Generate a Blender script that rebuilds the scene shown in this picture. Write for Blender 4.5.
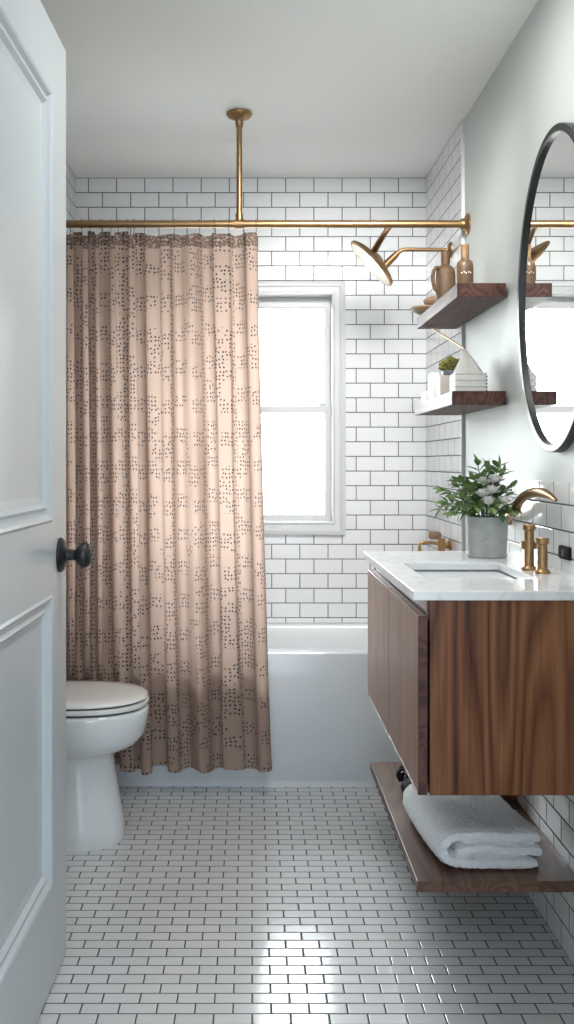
import bpy, bmesh, math, random
from mathutils import Vector, Matrix, Quaternion
from mathutils import noise as mnoise
PI = math.pi
random.seed(7)
S = bpy.context.scene
C = S.collection
for o in list(bpy.data.objects): bpy.data.objects.remove(o)

# ------------------------------------------------------------------ camera, world, light, exposure
H = 1.2                                   # camera height
cam_d = bpy.data.cameras.new('camera'); cam = bpy.data.objects.new('camera', cam_d); C.objects.link(cam)
cam.location = (0, 0, H); cam.rotation_euler = (PI/2, 0, 0)
cam_d.sensor_fit = 'VERTICAL'; cam_d.sensor_height = 36; cam_d.lens = 36*1000/1024
cam_d.shift_x = 35/1024; cam_d.shift_y = -50/1024; cam_d.clip_start = 0.05
S.camera = cam

w = bpy.data.worlds.new('overcast_sky'); S.world = w; w.use_nodes = True
bg = w.node_tree.nodes['Background']; bg.inputs[1].default_value = 22.0
_n = w.node_tree.nodes; _tc = _n.new('ShaderNodeTexCoord'); _sp = _n.new('ShaderNodeSeparateXYZ'); _cr = _n.new('ShaderNodeValToRGB'); _mr = _n.new('ShaderNodeMapRange')
w.node_tree.links.new(_tc.outputs['Generated'], _sp.inputs[0]); w.node_tree.links.new(_sp.outputs[2], _mr.inputs[0]); _mr.inputs[1].default_value = -1; _mr.inputs[2].default_value = 1
w.node_tree.links.new(_mr.outputs[0], _cr.inputs[0]); w.node_tree.links.new(_cr.outputs[0], bg.inputs[0])
_e = _cr.color_ramp.elements; _e[0].position = 0.47; _e[0].color = (0.22, 0.23, 0.22, 1); _e[1].position = 0.56; _e[1].color = (0.93, 0.97, 1.0, 1)   # darker ground, bright overcast sky

def area(name, loc, rot, sx, sy, power, col=(1, 1, 1), portal=False):
    l = bpy.data.lights.new(name, 'AREA'); l.shape = 'RECTANGLE'; l.size = sx; l.size_y = sy; l.energy = power; l.color = col
    o = bpy.data.objects.new(name, l); C.objects.link(o); o.location = loc; o.rotation_euler = rot
    if portal: l.cycles.is_portal = True
    return o
area('window_portal', (-0.03, 4.50, 1.43), (-PI/2, 0, 0), 0.8, 1.08, 1, portal=True)
area('hall_top_fill', (0.3, -0.8, 2.40), (0, 0, 0), 1.4, 1.2, 12, (0.90, 0.95, 1.0))  # added overhead fill for the hall side, no real fixture
area('hall_end_fill', (0.15, -1.55, 1.35), (PI/2, 0, 0), 1.6, 1.9, 36, (0.70, 0.84, 1.0))  # added cool fill behind the camera for the lower room; no window there
area('bathroom_top_fill', (0.20, 2.30, 2.43), (0, 0, 0), 0.40, 0.40, 8, (1.0, 0.98, 0.95))  # extra overhead fill put in to brighten the dim lower room
def spot(name, loc, target, power, half, blend, col):
    l = bpy.data.lights.new(name, 'SPOT'); l.energy = power; l.spot_size = 2*math.radians(half); l.spot_blend = blend; l.shadow_soft_size = 0.22; l.color = col
    o = bpy.data.objects.new(name, l); C.objects.link(o); o.location = loc
    o.rotation_euler = (Vector(target)-Vector(loc)).to_track_quat('-Z', 'Y').to_euler()
spot('bath_wall_fill', (0.40, 2.60, 2.38), (0.38, 4.40, 1.45), 95, 33, 0.6, (1.0, 0.985, 0.96))  # added spot to brighten the alcove's back wall, unseen source

vs = S.view_settings
S.display_settings.display_device = 'sRGB'
vs.view_transform = 'Standard'; vs.look = 'None'; vs.exposure = 0.55; vs.gamma = 1.0; vs.use_curve_mapping = False

# ------------------------------------------------------------------ helpers
def obj(name, bm, mat, parent=None, smooth=False, bevel=0, bseg=2, subd=0, loc=None):
    bmesh.ops.recalc_face_normals(bm, faces=bm.faces)
    me = bpy.data.meshes.new(name); bm.to_mesh(me); bm.free()
    mats = mat if isinstance(mat, (list, tuple)) else [mat]
    for m in mats: me.materials.append(m)
    o = bpy.data.objects.new(name, me); C.objects.link(o)
    if parent: o.parent = parent
    if loc: o.location = loc
    if smooth:
        for p in me.polygons: p.use_smooth = True
        try: me.set_sharp_from_angle(angle=math.radians(smooth if smooth is not True else 50))
        except Exception: pass
    if bevel:
        b = o.modifiers.new('bevel', 'BEVEL'); b.width = bevel; b.segments = bseg; b.limit_method = 'ANGLE'; b.angle_limit = math.radians(40)
    if subd:
        s = o.modifiers.new('sub', 'SUBSURF'); s.levels = subd; s.render_levels = subd
    return o

def tag(o, label=None, cat=None, group=None, kind=None):
    if label: o['label'] = label
    if cat: o['category'] = cat
    if group: o['group'] = group
    if kind: o['kind'] = kind
    return o

def thing(name, label, cat, loc=(0, 0, 0), rz=0, group=None, kind=None):
    o = bpy.data.objects.new(name, None); C.objects.link(o); o.location = loc; o.rotation_euler = (0, 0, rz)
    o.empty_display_size = 0.05
    return tag(o, label, cat, group, kind)

def box(bm, x0, x1, y0, y1, z0, z1):
    v = [bm.verts.new(p) for p in ((x0,y0,z0),(x1,y0,z0),(x1,y1,z0),(x0,y1,z0),(x0,y0,z1),(x1,y0,z1),(x1,y1,z1),(x0,y1,z1))]
    for f in ((0,1,2,3),(4,5,6,7),(0,1,5,4),(1,2,6,5),(2,3,7,6),(3,0,4,7)): bm.faces.new([v[i] for i in f])
    return v

def bxm(x0, x1, y0, y1, z0, z1):
    bm = bmesh.new(); box(bm, x0, x1, y0, y1, z0, z1); return bm

def slab_hole(bm, x0, x1, y0, y1, z0, z1, hx0, hx1, hy0, hy1, M=lambda p: p):
    """slab in x,y with thickness z and a rectangular hole; M maps the point"""
    def ring(a0, a1, b0, b1, z): return [bm.verts.new(M(p)) for p in ((a0,b0,z),(a1,b0,z),(a1,b1,z),(a0,b1,z))]
    o0, o1 = ring(x0,x1,y0,y1,z0), ring(x0,x1,y0,y1,z1)
    h0, h1 = ring(hx0,hx1,hy0,hy1,z0), ring(hx0,hx1,hy0,hy1,z1)
    for i in range(4):
        j = (i+1) % 4
        for q in ((o0[i],o0[j],h0[j],h0[i]), (o1[i],o1[j],h1[j],h1[i]), (o0[i],o0[j],o1[j],o1[i]), (h0[i],h0[j],h1[j],h1[i])):
            bm.faces.new(q)

def lathe(bm, prof, seg=32, M=Matrix.Identity(4)):
    rings = []
    for r, z in prof:
        if r < 1e-6: rings.append([bm.verts.new(M @ Vector((0,0,z)))])
        else: rings.append([bm.verts.new(M @ Vector((r*math.cos(2*PI*k/seg), r*math.sin(2*PI*k/seg), z))) for k in range(seg)])
    for a, b in zip(rings, rings[1:]):
        for k in range(seg):
            l = (k+1) % seg
            if len(a) == 1 and len(b) == 1: continue
            if len(a) == 1: bm.faces.new((a[0], b[k], b[l]))
            elif len(b) == 1: bm.faces.new((a[k], a[l], b[0]))
            else: bm.faces.new((a[k], a[l], b[l], b[k]))
    for e in (rings[0], rings[-1]):
        if len(e) > 1: bm.faces.new(e)

def axis(p, d):
    """matrix taking +Z to direction d at point p"""
    q = Vector((0,0,1)).rotation_difference(Vector(d).normalized())
    return Matrix.Translation(Vector(p)) @ q.to_matrix().to_4x4()

def tube(bm, pts, r, seg=12, closed=False):
    pts = [Vector(p) for p in pts]; n = len(pts)
    rs = r if isinstance(r, (list, tuple)) else [r]*n
    rings = []; prev = None
    for i, p in enumerate(pts):
        if closed: t = pts[(i+1) % n] - pts[(i-1) % n]
        else: t = pts[min(i+1, n-1)] - pts[max(i-1, 0)]
        t.normalize()
        if prev is None:
            u = t.orthogonal().normalized()
        else:
            u = (prev - t*prev.dot(t)).normalized()
        prev = u; v = t.cross(u)
        rings.append([bm.verts.new(p + rs[i]*(u*math.cos(2*PI*k/seg) + v*math.sin(2*PI*k/seg))) for k in range(seg)])
    m = n if closed else n-1
    for i in range(m):
        a, b = rings[i], rings[(i+1) % n]
        for k in range(seg):
            l = (k+1) % seg
            bm.faces.new((a[k], a[l], b[l], b[k]))
    if not closed:
        bm.faces.new(rings[0]); bm.faces.new(rings[-1])

def smooth_path(pts, n=8):
    """Catmull-Rom"""
    pts = [Vector(p) for p in pts]; out = []
    P = [pts[0]*2-pts[1]] + pts + [pts[-1]*2-pts[-2]]
    for i in range(1, len(P)-2):
        for k in range(n):
            t = k/n; a, b, c, d = P[i-1], P[i], P[i+1], P[i+2]
            out.append(0.5*((2*b)+(-a+c)*t+(2*a-5*b+4*c-d)*t*t+(-a+3*b-3*c+d)*t**3))
    out.append(pts[-1]); return out

def rect_profile(bm, u0, u1, v0, v1, prof, M, fill=False):
    """mitred moulding: prof = [(inset, height)]; M(u, v, h) -> point"""
    rings = []
    for ins, h in prof:
        rings.append([bm.verts.new(M(*p)) for p in ((u0+ins,v0+ins,h),(u1-ins,v0+ins,h),(u1-ins,v1-ins,h),(u0+ins,v1-ins,h))])
    for a, b in zip(rings, rings[1:]):
        for k in range(4):
            l = (k+1) % 4; bm.faces.new((a[k], a[l], b[l], b[k]))
    if fill: bm.faces.new(rings[-1])

def loft(bm, loops, cap0=True, cap1=True):
    rings = [[bm.verts.new(p) for p in lp] for lp in loops]
    n = len(rings[0])
    for a, b in zip(rings, rings[1:]):
        for k in range(n):
            l = (k+1) % n; bm.faces.new((a[k], a[l], b[l], b[k]))
    if cap0: bm.faces.new(rings[0])
    if cap1: bm.faces.new(rings[-1])
    return rings

def rrect(x0, x1, y0, y1, r, z, n=6):
    out = []
    for cx, cy, a0 in ((x1-r,y1-r,0),(x0+r,y1-r,PI/2),(x0+r,y0+r,PI),(x1-r,y0+r,3*PI/2)):
        for k in range(n+1):
            a = a0+PI/2*k/n; out.append(Vector((cx+r*math.cos(a), cy+r*math.sin(a), z)))
    return out

# ------------------------------------------------------------------ materials
class NT:
    def __init__(s, name):
        s.m = bpy.data.materials.new(name); s.m.use_nodes = True; s.t = s.m.node_tree; s.b = s.t.nodes['Principled BSDF']
        s.out = s.t.nodes['Material Output']
    def n(s, typ, **kw):
        nd = s.t.nodes.new(typ)
        for k, v in kw.items():
            if k.startswith('i_'):
                key = k[2:]; key = int(key) if key.isdigit() else key.replace('_', ' ')
                nd.inputs[key].default_value = v
            else: setattr(nd, k, v)
        return nd
    def l(s, a, b): s.t.links.new(a, b)
    def math(s, op, a, b=None, c=None):
        nd = s.t.nodes.new('ShaderNodeMath'); nd.operation = op
        for i, x in enumerate((a, b, c)):
            if x is None: continue
            if isinstance(x, (int, float)): nd.inputs[i].default_value = x
            else: s.l(x, nd.inputs[i])
        return nd.outputs[0]
    def set(s, **kw):
        for k, v in kw.items(): s.b.inputs[k.replace('_', ' ')].default_value = v
        return s

def c4(c): return (c[0], c[1], c[2], 1)

def simple(name, col, rough=0.5, metal=0, var=0.0, vscale=8, bump=0.0, bscale=60, coat=0):
    m = NT(name); m.set(Roughness=rough, Metallic=metal)
    m.b.inputs['Coat Weight'].default_value = coat
    tc = m.n('ShaderNodeTexCoord')
    nz = m.n('ShaderNodeTexNoise', i_Scale=vscale, i_Detail=4.0); m.l(tc.outputs['Object'], nz.inputs['Vector'])
    mx = m.n('ShaderNodeMix', data_type='RGBA'); mx.inputs[6].default_value = c4([x*(1-var) for x in col]); mx.inputs[7].default_value = c4([min(1, x*(1+var)) for x in col])
    m.l(nz.outputs['Fac'], mx.inputs[0]); m.l(mx.outputs[2], m.b.inputs['Base Color'])
    if bump:
        n2 = m.n('ShaderNodeTexNoise', i_Scale=bscale, i_Detail=3.0); m.l(tc.outputs['Object'], n2.inputs['Vector'])
        bp = m.n('ShaderNodeBump', i_Strength=bump, i_Distance=0.003); m.l(n2.outputs['Fac'], bp.inputs['Height']); m.l(bp.outputs[0], m.b.inputs['Normal'])
    return m.m

def tile_mat(name, ua, va, u_off, v_off, bw, rh, mortar, col, grout, rough, wob=0.25):
    """ua, va: world axis indices"""
    m = NT(name); tc = m.n('ShaderNodeTexCoord'); sp = m.n('ShaderNodeSeparateXYZ'); m.l(tc.outputs['Object'], sp.inputs[0])
    cb = m.n('ShaderNodeCombineXYZ'); m.l(m.math('ADD', sp.outputs[ua], u_off), cb.inputs[0]); m.l(m.math('ADD', sp.outputs[va], v_off), cb.inputs[1])
    br = m.n('ShaderNodeTexBrick', i_Scale=1.0, i_Mortar_Size=mortar, i_Mortar_Smooth=0.15, i_Brick_Width=bw, i_Row_Height=rh, i_Bias=0.0)
    br.inputs['Color1'].default_value = c4(col); br.inputs['Color2'].default_value = c4([x*0.95 for x in col]); br.inputs['Mortar'].default_value = c4(grout)
    m.l(cb.outputs[0], br.inputs['Vector']); m.l(br.outputs['Color'], m.b.inputs['Base Color'])
    rr = m.n('ShaderNodeMapRange'); m.l(br.outputs['Fac'], rr.inputs[0]); rr.inputs[3].default_value = rough; rr.inputs[4].default_value = 0.8
    m.l(rr.outputs[0], m.b.inputs['Roughness'])
    b2 = m.n('ShaderNodeTexBrick', i_Scale=1.0, i_Mortar_Size=mortar*2.2, i_Mortar_Smooth=1.0, i_Brick_Width=bw, i_Row_Height=rh)
    b2.inputs['Mortar'].default_value = (0,0,0,1); b2.inputs['Color1'].default_value = (1,1,1,1); b2.inputs['Color2'].default_value = (.9,.9,.9,1)
    m.l(cb.outputs[0], b2.inputs['Vector'])
    inv = m.math('SUBTRACT', 1.0, b2.outputs['Fac'])
    nz = m.n('ShaderNodeTexNoise', i_Scale=14.0, i_Detail=1.0); m.l(tc.outputs['Object'], nz.inputs['Vector'])
    h = m.math('ADD', inv, m.math('MULTIPLY', nz.outputs['Fac'], wob))
    bp = m.n('ShaderNodeBump', i_Strength=0.6, i_Distance=0.002); m.l(h, bp.inputs['Height']); m.l(bp.outputs[0], m.b.inputs['Normal'])
    return m.m

WT = (0.84, 0.855, 0.86); GR = (0.10, 0.105, 0.115)
tile_back = tile_mat('subway_tile_back', 0, 2, 0.5956, -2.45, 0.124, 0.0645, 0.0021, WT, GR, 0.12)
tile_side = tile_mat('subway_tile_side', 1, 2, -4.40, -2.45, 0.124, 0.0645, 0.0021, WT, GR, 0.12)
tile_floor = tile_mat('floor_brick_tile', 0, 1, 0.292, -2.217, 0.0835, 0.0418, 0.0017, (0.63, 0.635, 0.635), (0.035, 0.05, 0.055), 0.13, 0.5)
paint_wall = simple('pale_wall_paint', (0.57, 0.605, 0.585), 0.55, var=0.01)
paint_ceil = simple('ceiling_paint', (0.92, 0.925, 0.91), 0.8, var=0.01)
paint_door = simple('satin_door_paint', (0.52, 0.565, 0.59), 0.28, var=0.01, bump=0.05, bscale=25)
paint_trim = simple('white_trim_paint', (0.66, 0.67, 0.675), 0.35, var=0.01)
hall_floor_m = simple('hall_floor_oak', (0.35, 0.24, 0.15), 0.5, var=0.2)
brass = simple('brushed_brass', (0.50, 0.31, 0.15), 0.32, 1.0, var=0.08, vscale=30)
brass_dark = simple('aged_brass', (0.36, 0.225, 0.11), 0.38, 1.0, var=0.15, vscale=40)
steel = simple('ring_wire', (0.22, 0.18, 0.14), 0.35, 1.0)
chrome = simple('chrome', (0.8, 0.8, 0.8), 0.1, 1.0)
black_m = simple('black_satin', (0.012, 0.012, 0.014), 0.4, var=0.1)
black_matte = simple('black_matte', (0.010, 0.010, 0.011), 0.8); black_matte.node_tree.nodes['Principled BSDF'].inputs['Specular IOR Level'].default_value = 0.2
porcelain = simple('porcelain', (0.72, 0.74, 0.75), 0.08, var=0.01, coat=0.3)
seat_m = simple('toilet_seat_plastic', (0.78, 0.77, 0.75), 0.12, var=0.01)
dark_gap = simple('dark_gap_fill', (0.03, 0.03, 0.03), 0.6)  # even dark fill; at the toilet seat it stands for gap shade
acrylic = simple('tub_enamel', (0.68, 0.71, 0.73), 0.18, var=0.01)
leaf_m = simple('leaf_green', (0.15, 0.24, 0.085), 0.45, var=0.35, vscale=40)
stem_m = simple('stem_green', (0.10, 0.14, 0.05), 0.6, var=0.2)
moss_m = simple('moss', (0.19, 0.17, 0.045), 0.9, var=0.5, vscale=80)
petal_m = simple('white_petal', (0.85, 0.83, 0.80), 0.6, var=0.03)
concrete_m = simple('textured_pot', (0.42, 0.43, 0.42), 0.75, var=0.25, vscale=35, bump=1.0, bscale=70)
soil_m = simple('soil', (0.03, 0.02, 0.015), 0.95, var=0.4, vscale=60, bump=0.8)
stoneware = simple('brown_stoneware', (0.085, 0.046, 0.02), 0.6, var=0.7, vscale=45, bump=0.8, bscale=80)
amber = simple('amber_glaze', (0.13, 0.08, 0.042), 0.35, var=0.3, vscale=30)
cork_m = simple('cork', (0.25, 0.15, 0.07), 0.7, var=0.2, vscale=90)
tan_wood = simple('turned_wood', (0.28, 0.18, 0.11), 0.5, var=0.2, vscale=25)
white_wood = simple('whitewashed_wood', (0.66, 0.65, 0.62), 0.6, var=0.12, vscale=30, bump=0.4, bscale=90)
grey_wood = simple('grey_wood', (0.42, 0.38, 0.34), 0.6, var=0.15, vscale=30)
linen = simple('cream_linen', (0.50, 0.49, 0.45), 0.7, var=0.08, vscale=20)
zinc = simple('zinc_dish', (0.22, 0.24, 0.26), 0.45, 0.6)
cloth_black = simple('black_cloth', (0.01, 0.01, 0.012), 0.7, var=0.3, bump=0.5)
pale_ink = simple('pale_print', (0.7, 0.66, 0.58), 0.6)

def towel_mat():
    m = NT('white_terry'); m.set(Roughness=0.95); m.b.inputs['Base Color'].default_value = (0.78, 0.79, 0.80, 1)
    m.b.inputs['Sheen Weight'].default_value = 0.3
    tc = m.n('ShaderNodeTexCoord'); a = m.n('ShaderNodeTexNoise', i_Scale=330.0, i_Detail=2.0); m.l(tc.outputs['Object'], a.inputs['Vector'])
    b = m.n('ShaderNodeTexNoise', i_Scale=35.0, i_Detail=3.0); m.l(tc.outputs['Object'], b.inputs['Vector'])
    h = m.math('ADD', m.math('MULTIPLY', a.outputs['Fac'], 0.6), b.outputs['Fac'])
    bp = m.n('ShaderNodeBump', i_Strength=0.9, i_Distance=0.004); m.l(h, bp.inputs['Height']); m.l(bp.outputs[0], m.b.inputs['Normal'])
    return m.m
terry = towel_mat()

def wood(name, ga, dark, mid, light, scale=1.0, rough=0.35, cath=0.5, spec=0.5):
    """ga = grain axis"""
    m = NT(name); m.set(Roughness=rough); m.b.inputs['Specular IOR Level'].default_value = spec
    tc = m.n('ShaderNodeTexCoord'); mp = m.n('ShaderNodeMapping'); m.l(tc.outputs['Object'], mp.inputs[0])
    sc = [9*scale]*3; sc[ga] = 0.75*scale; mp.inputs['Scale'].default_value = sc
    n1 = m.n('ShaderNodeTexNoise', i_Scale=1.0, i_Detail=1.0, i_Roughness=0.4, i_Distortion=0.1); m.l(mp.outputs[0], n1.inputs['Vector'])
    rings = m.math('FRACT', m.math('MULTIPLY', n1.outputs['Fac'], 9.0*cath*2))
    saw = m.math('POWER', m.math('ABSOLUTE', m.math('SUBTRACT', m.math('MULTIPLY', rings, 2.0), 1.0)), 1.5)
    mp2 = m.n('ShaderNodeMapping'); m.l(tc.outputs['Object'], mp2.inputs[0]); s2 = [130*scale]*3; s2[ga] = 4*scale; mp2.inputs['Scale'].default_value = s2
    n2 = m.n('ShaderNodeTexNoise', i_Scale=1.0, i_Detail=3.0, i_Roughness=0.6); m.l(mp2.outputs[0], n2.inputs['Vector'])
    mp3 = m.n('ShaderNodeMapping'); m.l(tc.outputs['Object'], mp3.inputs[0]); s3 = [5*scale]*3; s3[ga] = 0.5*scale; mp3.inputs['Scale'].default_value = s3
    n3 = m.n('ShaderNodeTexNoise', i_Scale=1.0, i_Detail=1.0); m.l(mp3.outputs[0], n3.inputs['Vector'])
    f = m.math('SUBTRACT', m.math('ADD', m.math('MULTIPLY', n2.outputs['Fac'], 0.55), m.math('MULTIPLY', n3.outputs['Fac'], 0.75)), m.math('MULTIPLY', saw, 0.33))
    cr = m.n('ShaderNodeValToRGB'); m.l(f, cr.inputs[0])
    cr.color_ramp.elements[0].position = 0.18; cr.color_ramp.elements[0].color = c4(dark)
    cr.color_ramp.elements[1].position = 0.82; cr.color_ramp.elements[1].color = c4(light)
    e = cr.color_ramp.elements.new(0.5); e.color = c4(mid)
    m.l(cr.outputs[0], m.b.inputs['Base Color'])
    bp = m.n('ShaderNodeBump', i_Strength=0.15, i_Distance=0.001); m.l(n2.outputs['Fac'], bp.inputs['Height']); m.l(bp.outputs[0], m.b.inputs['Normal'])
    return m.m
WD, WM, WL = (0.036, 0.013, 0.007), (0.145, 0.057, 0.027), (0.27, 0.120, 0.056)
walnut_z = wood('walnut_upright_grain', 2, WD, WM, WL, spec=0.25)
walnut_door = wood('walnut_door', 2, (0.19, 0.095, 0.06), (0.30, 0.165, 0.11), (0.40, 0.24, 0.165), 1.6, rough=0.32)
walnut_y = wood('walnut_long_grain', 1, (0.055, 0.025, 0.016), (0.115, 0.055, 0.034), (0.19, 0.10, 0.06), 1.3, rough=0.4)
walnut_dark = wood('dark_walnut_shelf', 1, (0.035, 0.014, 0.012), (0.075, 0.033, 0.027), (0.13, 0.065, 0.05), 1.3, rough=0.5, spec=0.25)

def quartz_mat():
    m = NT('veined_quartz'); m.set(Roughness=0.12)
    tc = m.n('ShaderNodeTexCoord'); n1 = m.n('ShaderNodeTexNoise', i_Scale=3.0, i_Detail=6.0, i_Distortion=1.6); m.l(tc.outputs['Object'], n1.inputs['Vector'])
    v = m.math('ABSOLUTE', m.math('SUBTRACT', n1.outputs['Fac'], 0.5))
    cr = m.n('ShaderNodeValToRGB'); m.l(v, cr.inputs[0])
    cr.color_ramp.elements[0].position = 0.0; cr.color_ramp.elements[0].color = (0.72, 0.72, 0.73, 1)
    cr.color_ramp.elements[1].position = 0.03; cr.color_ramp.elements[1].color = (0.80, 0.81, 0.81, 1)
    m.l(cr.outputs[0], m.b.inputs['Base Color']); return m.m
quartz = quartz_mat()

def glass_mat():
    m = NT('window_glass'); t = m.t
    tr = m.n('ShaderNodeBsdfTransparent'); gl = m.n('ShaderNodeBsdfGlossy'); gl.inputs['Roughness'].default_value = 0.02
    tr.inputs[0].default_value = (0.97, 0.98, 0.98, 1)
    fr = m.n('ShaderNodeFresnel', i_IOR=1.45); mx = m.n('ShaderNodeMixShader')
    m.l(fr.outputs[0], mx.inputs[0]); m.l(tr.outputs[0], mx.inputs[1]); m.l(gl.outputs[0], mx.inputs[2]); m.l(mx.outputs[0], m.out.inputs[0])
    return m.m
glass = glass_mat()
def mirror_mat():
    m = NT('mirror_glass'); m.set(Roughness=0.0, Metallic=1.0); m.b.inputs['Base Color'].default_value = (0.90, 0.92, 0.91, 1); return m.m
mirror_m = mirror_mat()

def curtain_mat():
    m = NT('printed_curtain_cotton')
    uv = m.n('ShaderNodeUVMap'); sp = m.n('ShaderNodeSeparateXYZ'); m.l(uv.outputs[0], sp.inputs[0]); U, V = sp.outputs[0], sp.outputs[1]
    # dots
    mp = m.n('ShaderNodeMapping'); mp.inputs['Scale'].default_value = (1/0.0105, 1/0.0145, 1); m.l(uv.outputs[0], mp.inputs[0])
    vo = m.n('ShaderNodeTexVoronoi', voronoi_dimensions='2D', i_Scale=1.0, i_Randomness=0.42); m.l(mp.outputs[0], vo.inputs['Vector'])
    dot = m.math('LESS_THAN', vo.outputs['Distance'], 0.25)
    # bands shifted per column
    wn = m.n('ShaderNodeTexWhiteNoise', noise_dimensions='1D'); m.l(m.math('FLOOR', m.math('DIVIDE', U, 0.085)), wn.inputs['W'])
    vsft = m.math('ADD', V, m.math('MULTIPLY', wn.outputs['Value'], 0.05))
    band = m.math('LESS_THAN', m.math('FRACT', m.math('DIVIDE', vsft, 0.12)), 0.42)
    incol = m.math('LESS_THAN', m.math('FRACT', m.math('DIVIDE', U, 0.085)), 0.70)
    band = m.math('MULTIPLY', band, incol)
    colm = m.math('LESS_THAN', m.math('FRACT', m.math('DIVIDE', m.math('ADD', U, 0.03), 0.17)), 0.14)
    nz = m.n('ShaderNodeTexNoise', i_Scale=9.0, i_Detail=1.0); m.l(uv.outputs[0], nz.inputs['Vector'])
    stray = m.math('GREATER_THAN', nz.outputs['Fac'], 0.58)
    msk = m.math('MAXIMUM', m.math('MAXIMUM', band, colm), stray)
    hdr = m.math('GREATER_THAN', V, 1.873)
    wn2 = m.n('ShaderNodeTexWhiteNoise', noise_dimensions='3D'); m.l(vo.outputs['Position'], wn2.inputs['Vector'])
    keep = m.math('GREATER_THAN', wn2.outputs['Value'], 0.14)
    fac = m.math('MULTIPLY', m.math('MULTIPLY', dot, msk), keep)
    # colours of dots
    cr = m.n('ShaderNodeValToRGB'); cr.color_ramp.interpolation = 'CONSTANT'; m.l(wn2.outputs['Value'], cr.inputs[0])
    cr.color_ramp.elements[0].color = (0.05, 0.05, 0.065, 1); cr.color_ramp.elements[1].position = 0.5; cr.color_ramp.elements[1].color = (0.10, 0.075, 0.07, 1)
    e = cr.color_ramp.elements.new(0.78); e.color = (0.06, 0.085, 0.13, 1)
    e = cr.color_ramp.elements.new(0.93); e.color = (0.22, 0.09, 0.06, 1)
    base = m.n('ShaderNodeMix', data_type='RGBA'); base.inputs[6].default_value = (0.43, 0.312, 0.255, 1); base.inputs[7].default_value = (0.54, 0.41, 0.34, 1)
    n4 = m.n('ShaderNodeTexNoise', i_Scale=5.0); m.l(uv.outputs[0], n4.inputs['Vector']); m.l(n4.outputs['Fac'], base.inputs[0])
    # header lace: darker mottled
    n5 = m.n('ShaderNodeTexNoise', i_Scale=110.0, i_Detail=2.0); m.l(uv.outputs[0], n5.inputs['Vector'])
    lace = m.math('MULTIPLY', hdr, m.math('GREATER_THAN', n5.outputs['Fac'], 0.44))
    mixh = m.n('ShaderNodeMix', data_type='RGBA'); m.l(lace, mixh.inputs[0]); m.l(base.outputs[2], mixh.inputs[6]); mixh.inputs[7].default_value = (0.22, 0.16, 0.13, 1)
    mix = m.n('ShaderNodeMix', data_type='RGBA'); m.l(fac, mix.inputs[0]); m.l(mixh.outputs[2], mix.inputs[6]); m.l(cr.outputs[0], mix.inputs[7])
    df = m.n('ShaderNodeBsdfDiffuse'); tl = m.n('ShaderNodeBsdfTranslucent'); mx = m.n('ShaderNodeMixShader'); mx.inputs[0].default_value = 0.5
    m.l(mix.outputs[2], df.inputs[0]); m.l(mix.outputs[2], tl.inputs[0]); m.l(df.outputs[0], mx.inputs[1]); m.l(tl.outputs[0], mx.inputs[2])
    wv = m.n('ShaderNodeTexNoise', i_Scale=700.0); m.l(uv.outputs[0], wv.inputs['Vector'])
    bp = m.n('ShaderNodeBump', i_Strength=0.15, i_Distance=0.001); m.l(wv.outputs['Fac'], bp.inputs['Height']); m.l(bp.outputs[0], df.inputs['Normal'])
    m.l(mx.outputs[0], m.out.inputs[0]); return m.m
curtain_m = curtain_mat()

# ------------------------------------------------------------------ room shell
XW, CE, YB = 0.775, 2.45, 4.40           # wall half width, ceiling height, back wall
XL = -1.12                                # left wall of the room in front of the alcove
YJ, YF = 3.43, 1.40                       # alcove return, front (door) wall
def struct(name, bm, m, parent=None, label=None, **kw):
    o = obj(name, bm, m, parent, **kw)
    if not parent: o['kind'] = 'structure'
    if label: o['label'] = label; o['category'] = name.split('_')[0]
    return o
struct('floor', bxm(XL-.1, XW+.1, YF, YB+.12, -0.1, 0), tile_floor, label='white brick-laid floor tiles with dark grout', )
struct('floor_hall', bxm(-1.5, 1.5, -1.6, YF, -0.1, 0), hall_floor_m, label='plain timber floor of the hall outside the bathroom')
struct('ceiling', bxm(-1.6, 1.6, -1.7, YB+.12, CE, CE+0.1), paint_ceil, label='smooth white ceiling above the bathroom')
WX0, WX1, WZ0, WZ1 = -0.455, 0.395, 0.895, 1.978   # window opening
bm = bmesh.new(); slab_hole(bm, XL-.1, XW+.1, 0, CE, YB, YB+0.16, WX0, WX1, WZ0, WZ1, M=lambda p: (p[0], p[2], p[1]))
struct('wall_back', bm, tile_back, label='white subway tile wall with dark grout around the window')
struct('wall_right', bxm(XW, XW+.1, YF-.12, YB, 0, CE), paint_wall, label='pale grey-green painted wall behind the mirror')
struct('wall_left', bxm(XL-.1, XL, YF-.12, YJ, 0, CE), paint_wall, label='pale painted wall behind the toilet')
struct('wall_alcove_left', bxm(XL-.1, -XW, YJ, YB, 0, CE), [tile_side], label='white subway tile wall at the left end of the bath')
struct('wall_alcove_right', bxm(XW-0.009, XW, 3.65, YB, 0, CE), tile_side, label='white subway tiles on the right wall beside the bath')
struct('wall_vanity_tiling', bxm(XW-0.009, XW, YF, 3.00, 0, 1.15), tile_side, label='white tile backsplash and wainscot behind the vanity')
struct('trim_1', bxm(XW-0.012, XW, 3.642, 3.65, 0, CE), paint_trim, label='thin white strip finishing the edge of the wall tiles')
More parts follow.
